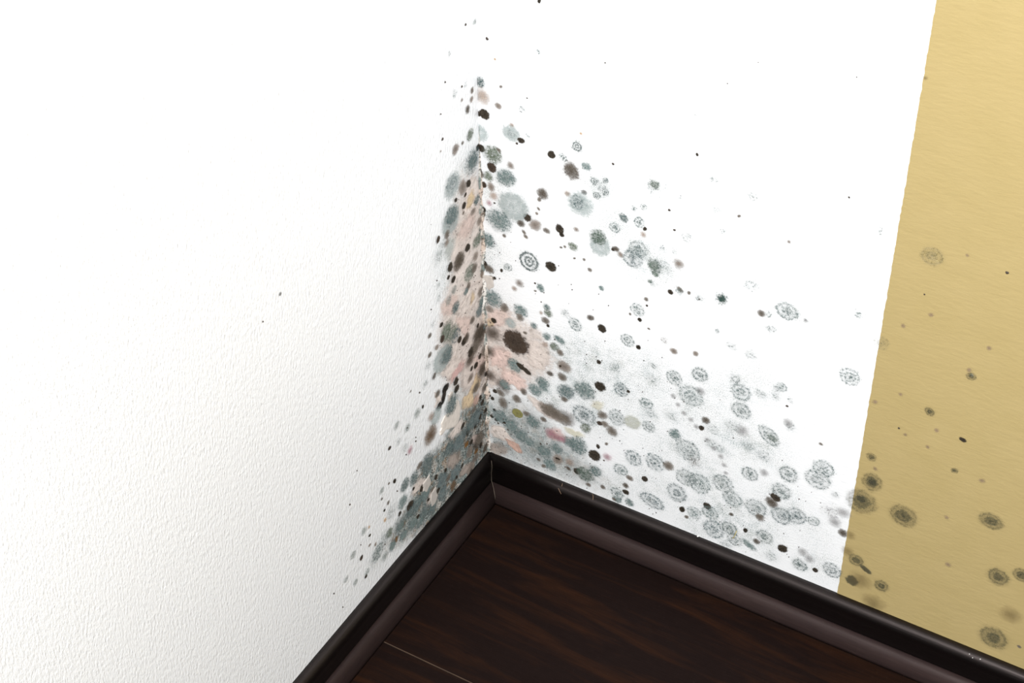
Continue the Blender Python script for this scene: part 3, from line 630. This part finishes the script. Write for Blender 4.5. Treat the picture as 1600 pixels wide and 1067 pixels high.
def moulding(name, prof, side, mat, parent=None):
    n = len(prof)
    vs, fs = [], []
    stations = [None, 0.1, 0.25, 0.5, 0.9, 3.0]
    for s in stations:
        for (d, h) in prof:
            d, h = d / 1000, h / 1000
            q = d if s is None else s
            vs.append((q, -d, h) if side == 'R' else (d, -q, h))
    for k in range(len(stations) - 1):
        for i in range(n):
            j = (i + 1) % n
            f = (k * n + i, k * n + j, (k + 1) * n + j, (k + 1) * n + i)
            fs.append(f if side == 'L' else f[::-1])
    fs.append(tuple(range(n)) if side == 'R' else tuple(reversed(range(n))))
    e = [(len(stations) - 1) * n + i for i in range(n)]
    fs.append(tuple(reversed(e)) if side == 'R' else tuple(e))
    o = mesh_obj(name, vs, fs, mat, parent, smooth=True)
    me = o.data
    for p in me.polygons:
        if len(p.vertices) > 4:
            p.use_smooth = False
    return o


for side, mb, ms, word in (('R', M_BOARD_X, M_SHOE_X, 'right'), ('L', M_BOARD_Y, M_SHOE_Y, 'left')):
    b = moulding('baseboard_' + word, BOARD, side, mb)
    b['kind'] = 'structure'
    b['label'] = 'black-brown wooden baseboard below the ' + ('mould-speckled wall' if side == 'R' else 'clean white wall')
    b['category'] = 'baseboard'
    s = moulding('shoe_moulding', SHOE, side, ms, b)
    s['label'] = 'lighter brown rounded shoe moulding'


# ------------------------------------------------------------------ mould colonies
def to_wall(side, u, z, off):
    return Vector((u, -off, z)) if side == 'R' else Vector((off, -u, z))


def wall_matrix(side, u, z, off, rot, sx, sy, sz):
    if side == 'R':
        b = Matrix(((1, 0, 0), (0, 0, -1), (0, 1, 0))).to_4x4()
        r = rot
    else:
        b = Matrix(((0, 0, 1), (1, 0, 0), (0, 1, 0))).to_4x4()
        r = -rot
    return Matrix.Translation(to_wall(side, u, z, off)) @ b @ Matrix.Rotation(R(r), 4, 'Z') @ Matrix.Diagonal((sx, sy, sz, 1))


def colony_mesh(name, seed):
    g = random.Random(seed)
    n = 14
    ph = [g.uniform(0, 6.28) for _ in range(3)]
    vs, fs = [(0, 0, 0.014)], []
    for (rad, h) in ((0.55, 0.011), (1.0, 0.0)):
        for i in range(n):
            a = 2 * math.pi * i / n
            q = rad * (1.06 + 0.05 * math.sin(2 * a + ph[0]) + 0.04 * math.sin(3 * a + ph[1]) + 0.02 * math.sin(5 * a + ph[2]))
            vs.append((q * math.cos(a), q * math.sin(a), h))
    for i in range(n):
        j = (i + 1) % n
        fs.append((0, 1 + i, 1 + j))
        fs.append((1 + i, 1 + n + i, 1 + n + j, 1 + j))
    me = bpy.data.meshes.new(name)
    me.from_pydata(vs, [], fs)
    me.polygons.foreach_set('use_smooth', [True] * len(me.polygons))
    return me


MESHES = {}


def get_mesh(kind, var):
    key = (kind, var)
    if key not in MESHES:
        me = colony_mesh('mould_%s' % kind.lower(), var * 13 + 5)
        me.materials.append(M_MOULD[kind])
        MESHES[key] = me
    return MESHES[key]


LAYERS = {'R': [], 'L': []}


def layer(side, u, z, r, base):
    lv = base
    for (a, b, c, l) in LAYERS[side]:
        if (a - u) ** 2 + (b - z) ** 2 < (c + r) ** 2 * 0.95:
            lv = max(lv, l + 1)
    LAYERS[side].append((u, z, r, lv))
    return lv


GAIN = 0.78


def smooth_poly(pts, sub, jit, seed):
    g = random.Random(seed)
    n = len(pts)
    out = []
    for i in range(n):
        p0, p1, p2, p3 = (np.array(pts[(i + k - 1) % n]) for k in range(4))
        for s in range(sub):
            q = s / sub
            v = 0.5 * (2 * p1 + (p2 - p0) * q + (2 * p0 - 5 * p1 + 4 * p2 - p3) * q * q + (3 * p1 - p0 - 3 * p2 + p3) * q ** 3)
            out.append((v[0] + g.gauss(0, jit), v[1] + g.gauss(0, jit)))
    return out


PATCH_TONES = {'plaster': (218, 205, 196), 'plaster_o': (216, 192, 158), 'plaster_p': (216, 194, 184), 'plaster_g': (184, 188, 183),
               'plaster_b': (172, 158, 148), 'plaster_y': (214, 208, 186), 'pink': (212, 172, 166), 'pink2': (222, 196, 186),
               'salmon': (204, 168, 152), 'greyg': (122, 133, 130), 'greyd': (92, 96, 92), 'flake': (214, 204, 194), 'flake2': (190, 182, 174), 'flakew': (232, 232, 228)}


def patch_material(tone):
    t = NT('bare_%s' % tone)
    pos = t.position()
    at = t.new('ShaderNodeAttribute', attribute_name='edge').outputs['Fac']
    inf = t.new('ShaderNodeObjectInfo')
    w = t.noise(pos, 190.0, 3.0, 0.65)
    a = t.remap(t.math('ADD', at, t.math('MULTIPLY', t.math('SUBTRACT', w, 0.5), 1.1)), 0.05, 1.15, smooth=True)
    a = t.math('MULTIPLY', t.math('MULTIPLY', a, inf.outputs['Alpha']), t.remap(at, 0.0, 0.2))
    c = tuple(min(0.85, v * 1.12) for v in s2l(PATCH_TONES[tone]))
    big = t.noise(pos, 70.0, 2.0)
    fine = t.noise(pos, 520.0, 2.0, 0.65)
    col = t.mix(t.remap(big, 0.35, 0.7), c, tuple(v * 0.84 for v in c))
    if tone.startswith('grey'):
        col = t.mix(t.remap(t.noise(pos, 60.0, 3.0, 0.6), 0.5, 0.6, 0, 0.85), col, s2l((200, 192, 182)))
        col = t.mix(t.remap(t.noise(t.scaled(pos, (1, 1, 0.5)), 210.0, 3.0, 0.7), 0.52, 0.62, 0, 0.85), col, s2l((66, 68, 60)))
        col = t.mix(t.remap(t.noise(pos, 95.0, 3.0, 0.6), 0.55, 0.62, 0, 0.7), col, s2l((150, 122, 92)))
        col = t.mix(t.remap(fine, 0.53, 0.62, 0, 0.7), col, s2l((36, 38, 36)))
        col = t.mix(t.remap(fine, 0.46, 0.36, 0, 0.7), col, s2l((214, 216, 212)))
    else:
        col = t.mix(t.remap(t.noise(pos, 130.0, 3.0, 0.65), 0.57, 0.68, 0, 0.45), col, s2l((120, 108, 96)))
        col = t.mix(t.remap(fine, 0.60, 0.75, 0, 0.35), col, s2l((110, 100, 92)))
    t.set(Base_Color=col, Roughness=0.7, Specular_IOR_Level=0.25, Alpha=a, Normal=t.bump(w, 0.0012))
    return t.mat


def flake_material(tone):
    t = NT('paint_%s' % tone)
    pos = t.position()
    c = tuple(min(0.85, v * 1.05) for v in s2l(PATCH_TONES[tone]))
    w = t.noise(pos, 220.0, 3.0, 0.6)
    t.set(Base_Color=t.mix(t.remap(w, 0.35, 0.7), c, tuple(v * 0.88 for v in c)), Roughness=0.5, Specular_IOR_Level=0.35, Normal=t.bump(w, 0.0006))
    return t.mat


PM, FM = {}, {}


def add_patches(side, txt, parent):
    for i, line in enumerate(txt.strip().split('\n')):
        head, body = line.split('|')
        tone, alpha, soft = head.split()
        pts = [tuple(float(v) / 1000 for v in q.split()) for q in body.split(',')]
        cc = np.mean(pts, 0)
        pts = [tuple(cc + (np.array(q) - cc) * 1.2) for q in pts]
        pts = smooth_poly(pts, 3, 0.0008, i)
        n = len(pts)
        c = np.mean(pts, 0)
        rad = max(np.hypot(p[0] - c[0], p[1] - c[1]) for p in pts)
        lv = layer(side, c[0], c[1], rad * 0.8, 0)
        off = 0.00025 + 0.0001 * lv
        so = float(soft)
        vs = [to_wall(side, u, z, off) for (u, z) in pts]
        vs += [to_wall(side, c[0] + (u - c[0]) * (1 - so), c[1] + (z - c[1]) * (1 - so), off + 0.00012) for (u, z) in pts]
        fs = [(k, (k + 1) % n, n + (k + 1) % n, n + k) for k in range(n)] + [tuple(range(n, 2 * n))]
        if tone not in PM:
            PM[tone] = patch_material(tone)
        o = mesh_obj('bare_plaster_patch', vs, fs, PM[tone], parent)
        at = o.data.attributes.new('edge', 'FLOAT', 'POINT')
        at.data.foreach_set('value', [0.0] * n + [1.0] * n)
        o.color = (1, 1, 1, float(alpha))
        o['label'] = {'pink': 'pink stained bare plaster patch', 'pink2': 'pinkish bare plaster patch', 'salmon': 'salmon bare plaster patch',
                      'plaster_o': 'orange cream bare plaster patch', 'plaster_g': 'pale grey bare plaster patch',
                      'plaster_b': 'taupe bare plaster patch', 'greyg': 'grey green mould film', 'greyd': 'dark grey mould film'}.get(tone, 'cream bare plaster patch')


def add_flakes(side, txt, parent):
    for i, line in enumerate(txt.strip().split('\n')):
        tone, body = line.split('|')
        tone = tone.strip()
        pts = [tuple(float(v) / 1000 for v in q.split()) for q in body.split(',')]
        gg = random.Random(60 + i)
        pts = [tuple(np.array(a) * (1 - f) + np.array(b) * f + np.array((gg.gauss(0, .0009), gg.gauss(0, .0009))))
               for a, b in zip(pts, pts[1:] + pts[:1]) for f in (0, .33, .66)]
        n = len(pts)
        c = np.mean(pts, 0)
        g = random.Random(i)
        a = g.uniform(0, 6.28)
        rad = max(np.hypot(p[0] - c[0], p[1] - c[1]) for p in pts)
        lift = lambda u, z: 0.0004 + 0.0003 * ((u - c[0]) * math.cos(a) + (z - c[1]) * math.sin(a)) / rad
        vs = [to_wall(side, u, z, 0.0002) for (u, z) in pts]
        vs += [to_wall(side, u, z, lift(u, z) + 0.0007) for (u, z) in pts]
        vs += [to_wall(side, c[0] + (u - c[0]) * .88, c[1] + (z - c[1]) * .88, lift(u, z) + 0.0010) for (u, z) in pts]
        fs = []
        for r in (0, n):
            fs += [(r + k, r + (k + 1) % n, r + n + (k + 1) % n, r + n + k) for k in range(n)]
        fs.append(tuple(range(2 * n, 3 * n)))
        if tone not in FM:
            FM[tone] = flake_material(tone)
        o = mesh_obj('paint_flake', vs, fs, FM[tone], parent)
        o['label'] = {'flake': 'large cream paint flake', 'flake2': 'cream paint flake', 'flakew': 'white paint flake'}[tone]


THINGS = []


def clip_mesh(me, mat, side):
    """the growth stops at the other wall and at the baseboard's top"""
    new = me.copy()
    inv = mat.inverted()
    hit = False
    for v in new.vertices:
        w = mat @ v.co
        q = w.copy()
        if side == 'R':
            q.x = max(q.x, 0.0001)
        else:
            q.y = min(q.y, -0.0001)
        q.z = max(q.z, 0.0602)
        if (q - w).length > 1e-7:
            hit = True
            v.co = inv @ q
    if not hit:
        bpy.data.meshes.remove(new)
        return me
    return new


def add_colonies(side, txt, parent, base_off, base_layer, specks, zone):
    items = [e.split() for line in txt.strip().split('\n') for e in line.split(';')]
    root = None
    for i, (kind, u, z, r, asp, rot, tone) in enumerate(items):
        part = kind.endswith('+')
        kind = kind[0]
        u, z, r, asp, rot = float(u) / 1000, float(z) / 1000, float(r) / 1000 * 1.33, float(asp), float(rot)
        tone = '' if tone == '-' else tone
        if kind in 'DB' and r < 0.0024 and not part:
            specks.append((u, z, r * 0.75, base_off))
            continue
        lv = layer(side, u, z, r, base_layer)
        mk = 'Rc' if (kind == 'R' and tone == 'crisp') else kind
        g = random.Random(i * 7 + (3 if side == 'L' else 0))
        asp2 = asp * (g.uniform(0.68, 1.1) if kind in 'DB' and r < 0.016 else g.uniform(0.85, 1.08))
        rr = rot if asp != 1 else g.uniform(0, 180)
        mat = wall_matrix(side, u, z, base_off + 0.0001 * lv, rr, r, r * asp2, r)
        me = get_mesh(mk, i % 5)
        if u < r * 1.3 or z - 0.06 < r * 1.3:
            me = clip_mesh(me, mat, side)
        o = bpy.data.objects.new('colony_centre' if part else NAMES[kind], me)
        key = kind + ('.' + tone if tone else '')
        c = s2l(TONES[key])
        v = g.uniform(0.88, 1.12)
        o.color = (*[min(1, q * v * GAIN) for q in c], ALPHA.get(key, 1.0))
        wd = WORDS[tone] if tone else WORDS[''].get(kind, '')
        lb = LABELS[kind]
        lb = lb % wd if '%s' in lb else lb
        if part:
            link(o, root[0])
            o.matrix_local = root[1].inverted() @ mat
            o['label'] = '%s centre of the mould colony' % wd if wd else 'darker centre of the mould colony'
        elif kind in 'PO':
            link(o, parent)
            o.matrix_local = mat
            o['label'] = lb
        else:
            link(o)
            o.matrix_world = mat
            root = (o, mat)
            THINGS.append((o, side, zone, kind, lb, u, z, r))


def name_things():
    """label each colony by look, size and place; alike ones in one place share it"""
    nth = ['leftmost', 'second from left', 'third from left', 'fourth from left', 'fifth from left', 'sixth from left', 'seventh from left', 'eighth from left',
           'ninth from left', 'tenth from left', 'eleventh from left', 'twelfth from left']
    sets = {}
    for (o, side, zone, kind, lb, u, z, r) in THINGS:
        size = 'large' if r > 0.0155 else ('' if r > 0.0068 else 'small')
        if zone == 'tan':
            place = 'on the tan paint' + (' near the baseboard' if z < 0.14 else ' higher up' if z > 0.28 else '')
        elif side == 'R':
            hz = 'above baseboard' if z < 0.13 else 'low' if z < 0.24 else 'midway up' if z < 0.37 else 'high up'
            wz = 'right of crease' if u < 0.025 else 'right of corner' if u < 0.10 else 'mid right wall' if u < 0.22 else 'near the tan paint'
            place = hz + ' ' + wz
        else:
            hz = 'above baseboard' if z < 0.13 else 'low' if z < 0.24 else 'midway up' if z < 0.37 else 'high up'
            wz = 'left of crease' if u < 0.03 else 'left of corner' if u < 0.10 else 'out on the left wall'
            place = hz + ' ' + wz
        sets.setdefault((size + ' ' + lb + ' ' + place).strip(), []).append((u if side == 'R' else -u, o, kind, side, zone))
    for lab, ls in sets.items():
        ls.sort(key=lambda q: q[0])
        n = len(ls)
        for k, (_, o, kind, side, zone) in enumerate(ls):
            if n == 1 or n > 13:
                o['label'] = lab
            else:
                o['label'] = lab + ', ' + ('rightmost' if k == n - 1 else nth[k])
            where = 'tan paint' if zone == 'tan' else ('right wall' if side == 'R' else 'left wall')
            o['category'] = 'mould'
            o['group'] = NAMES[kind].replace('_', ' ') + ' patches on the ' + where if n <= 13 else lab


def add_specks(side, specks, parent):
    vs, fs = [], []
    n = 7
    for (u, z, r, off) in specks:
        b = len(vs)
        vs.append(to_wall(side, u, z, off + 0.0012))
        for k in range(n):
            a = 2 * math.pi * k / n
            q = r * random.uniform(0.75, 1.15)
            vs.append(to_wall(side, u + q * math.cos(a), z + q * math.sin(a), off))
        fs += [(b, b + 1 + k, b + 1 + (k + 1) % n) for k in range(n)]
    t = NT('mould_specks')
    pos = t.position()
    t.set(Base_Color=t.mix(t.noise(pos, 90.0, 1.0), s2l((30, 26, 22)), s2l((80, 68, 58))), Roughness=0.85)
    o = mesh_obj('mould_specks', vs, fs, t.mat, parent)
    o['kind'] = 'stuff'
    o['label'] = 'tiny black mould specks'


add_patches('R', PATCHES_RIGHT, wall_right)
add_patches('L', PATCHES_LEFT, wall_left)
spr, spl = [], []
add_colonies('R', COLONIES_RIGHT, wall_right, 0.0004, 2, spr, 'white')
add_colonies('R', COLONIES_TAN, wall_right, 0.0009, 2, spr, 'tan')
add_colonies('L', COLONIES_LEFT, wall_left, 0.0004, 2, spl, 'white')
name_things()
add_flakes('R', FLAKES_RIGHT, wall_right)
add_flakes('L', FLAKES_LEFT, wall_left)
for (side, sp, par, n, area_) in (('R', spr, wall_right, 260, (0.002, 0.40, 0.065, 0.40)), ('L', spl, wall_left, 110, (0.002, 0.10, 0.065, 0.45))):
    for _ in range(n):
        u = area_[0] + (area_[1] - area_[0]) * random.random() ** 1.6
        z = area_[2] + (area_[3] - area_[2]) * random.random() ** 1.4
        if side == 'R' and z > 0.42 - u * 0.5:
            continue
        sp.append((u, z, random.uniform(0.0003, 0.0008), 0.0006))
    add_specks(side, sp, par)


# crumbling plaster bead that fills the crease between the two walls
zs = np.arange(0.0605, 0.505, 0.003)
vs, fs = [], []
for k, z in enumerate(zs):
    fade = min(1.0, (0.51 - z) / 0.12)
    g = random.Random(900 + k)
    wob = 0.5 + 0.5 * math.sin(z * 130.0 + 1.7 * math.sin(z * 47.0))
    wob2 = 0.5 + 0.5 * math.sin(z * 171.0 + 2.1 * math.sin(z * 63.0) + 1.0)
    a = (0.0010 + 0.0030 * wob + g.uniform(0, 0.0012)) * fade + 0.0003
    b = (0.0012 + 0.0048 * wob2 + g.uniform(0, 0.0015)) * fade + 0.0003
    vs += [(0.00005, -b, z), (a * 0.30 + g.uniform(0, .0004), -b * 0.62, z), (a * 0.55 + g.uniform(0, .0005), -b * 0.42 - g.uniform(0, .0004), z),
           (a * 0.8, -b * 0.2 - g.uniform(0, .0003), z), (a, -0.00005, z)]
for k in range(len(zs) - 1):
    for i in range(4):
        p = k * 5 + i
        fs.append((p, p + 1, p + 6, p + 5))
t = NT('crumbling_plaster')
pos = t.position()
pz = t.scaled(pos, (1.0, 1.0, 0.55))
c = t.mix(t.remap(t.noise(pz, 42.0, 3.0, 0.6), 0.45, 0.55), s2l((222, 216, 208)), s2l((196, 178, 164)))
c = t.mix(t.remap(t.noise(pz, 66.0, 3.0, 0.65), 0.50, 0.58, 0, 0.9), c, s2l((104, 118, 114)))
c = t.mix(t.remap(t.noise(pz, 90.0, 3.0, 0.65), 0.53, 0.60, 0, 0.9), c, s2l((112, 96, 82)))
w = t.noise(pos, 330.0, 3.0, 0.65)
c = t.mix(t.remap(w, 0.55, 0.64, 0, 0.85), c, s2l((40, 38, 33)))
t.set(Base_Color=c, Roughness=0.6, Specular_IOR_Level=0.3, Normal=t.bump(w, 0.0012))
o = mesh_obj('plaster_bead', vs, fs, t.mat, wall_left, smooth=True)
o['label'] = 'crumbling mould-stained plaster in the crease'


# ------------------------------------------------------------------ fibres, crumbs and the mitre filler
def tube(name, pts, rad, mat, parent=None):
    vs, fs = [], []
    n = 6
    pts = [Vector(p) for p in pts]
    for i, p in enumerate(pts):
        d = (pts[min(i + 1, len(pts) - 1)] - pts[max(i - 1, 0)]).normalized()
        a = d.cross(Vector((0.3, 0.5, 0.8))).normalized()
        b = d.cross(a)
        for k in range(n):
            q = 2 * math.pi * k / n
            vs.append(p + (a * math.cos(q) + b * math.sin(q)) * rad)
    for i in range(len(pts) - 1):
        for k in range(n):
            fs.append((i * n + k, i * n + (k + 1) % n, (i + 1) * n + (k + 1) % n, (i + 1) * n + k))
    fs += [tuple(range(n))[::-1], tuple(range(len(vs) - n, len(vs)))]
    return mesh_obj(name, vs, fs, mat, parent, smooth=True)


def plain(name, c, rough=0.7):
    t = NT(name)
    pos = t.position()
    c = s2l(c)
    t.set(Base_Color=t.mix(t.noise(pos, 300.0, 1.0), c, tuple(v * 0.75 for v in c)), Roughness=rough)
    return t.mat


bl = bpy.data.objects['baseboard_left']
f = tube('mitre_filler', [(.0106, -.0106, .0582), (.0119, -.0119, .0525), (.0117, -.0117, .0478), (.0092, -.0092, .0365), (.0088, -.0088, .0240),
                          (.0124, -.0124, .0224), (.0160, -.0160, .0200), (.0190, -.0190, .0150), (.0208, -.0208, .0100)],
         0.00022, plain('pale_filler', (112, 100, 86)), bl)
f['label'] = 'thin pale filler line in the mitre'
M_HAIR = plain('pale_hair', (138, 112, 90))
for pts, lab in (([(.0992, -.0035, .0602), (.0998, -.0052, .0600), (.1004, -.0072, .0592)], 'short upright tan fibre on the baseboard nearest the mould corner'),
                 ([(.0975, -.0098, .0570), (.0998, -.0110, .0548), (.1024, -.0119, .0520)], 'slanting tan fibre on the front edge of the right baseboard'),
                 ([(.1362, -.0012, .0603), (.1388, -.0042, .0602), (.1405, -.0078, .0588)], 'longer tan fibre farthest from the corner on the right baseboard')):
    o = tube('lint_fibre', pts, 0.00028, M_HAIR)
    o['label'], o['category'], o['group'] = lab, 'fibre', 'fibres on the right baseboard'
o = tube('straw_fibre', [(.3098, -.0016, .0932), (.3086, -.0017, .0872), (.3071, -.0016, .0807), (.3056, -.0015, .0800)], 0.0004, plain('straw', (196, 178, 110)))
o['label'], o['category'] = 'bent yellow straw fibre stuck to the mouldy wall above the baseboard', 'fibre'
M_CRUMB = plain('white_crumb', (235, 235, 230))


def crumb(p, r, lab, grp=None):
    vs = [Vector(p) + Vector((random.uniform(.7, 1.2) * x, random.uniform(.7, 1.2) * y, random.uniform(.7, 1.2) * z)) * r
          for (x, y, z) in ((1, 0, 0), (0, 1, 0), (-1, 0, 0), (0, -1, 0), (0, 0, 1), (0, 0, -1))]
    fs = [(0, 1, 4), (1, 2, 4), (2, 3, 4), (3, 0, 4), (1, 0, 5), (2, 1, 5), (3, 2, 5), (0, 3, 5)]
    o = mesh_obj('plaster_crumb', vs, fs, M_CRUMB)
    o['label'], o['category'] = lab, 'crumb'
    if grp:
        o['group'] = grp


crumb((.2660, -.0012, .0612), .0013, 'white plaster crumb on the baseboard edge below the mould-speckled wall')
for p, w in (((.5745, -.0080, .0586), 'leftmost'), ((.5785, -.0098, .0572), 'middle'), ((.5860, -.0085, .0583), 'rightmost')):
    crumb(p, .0007, w + ' tiny white crumb on the black baseboard below the tan paint', 'white crumbs below the tan paint')
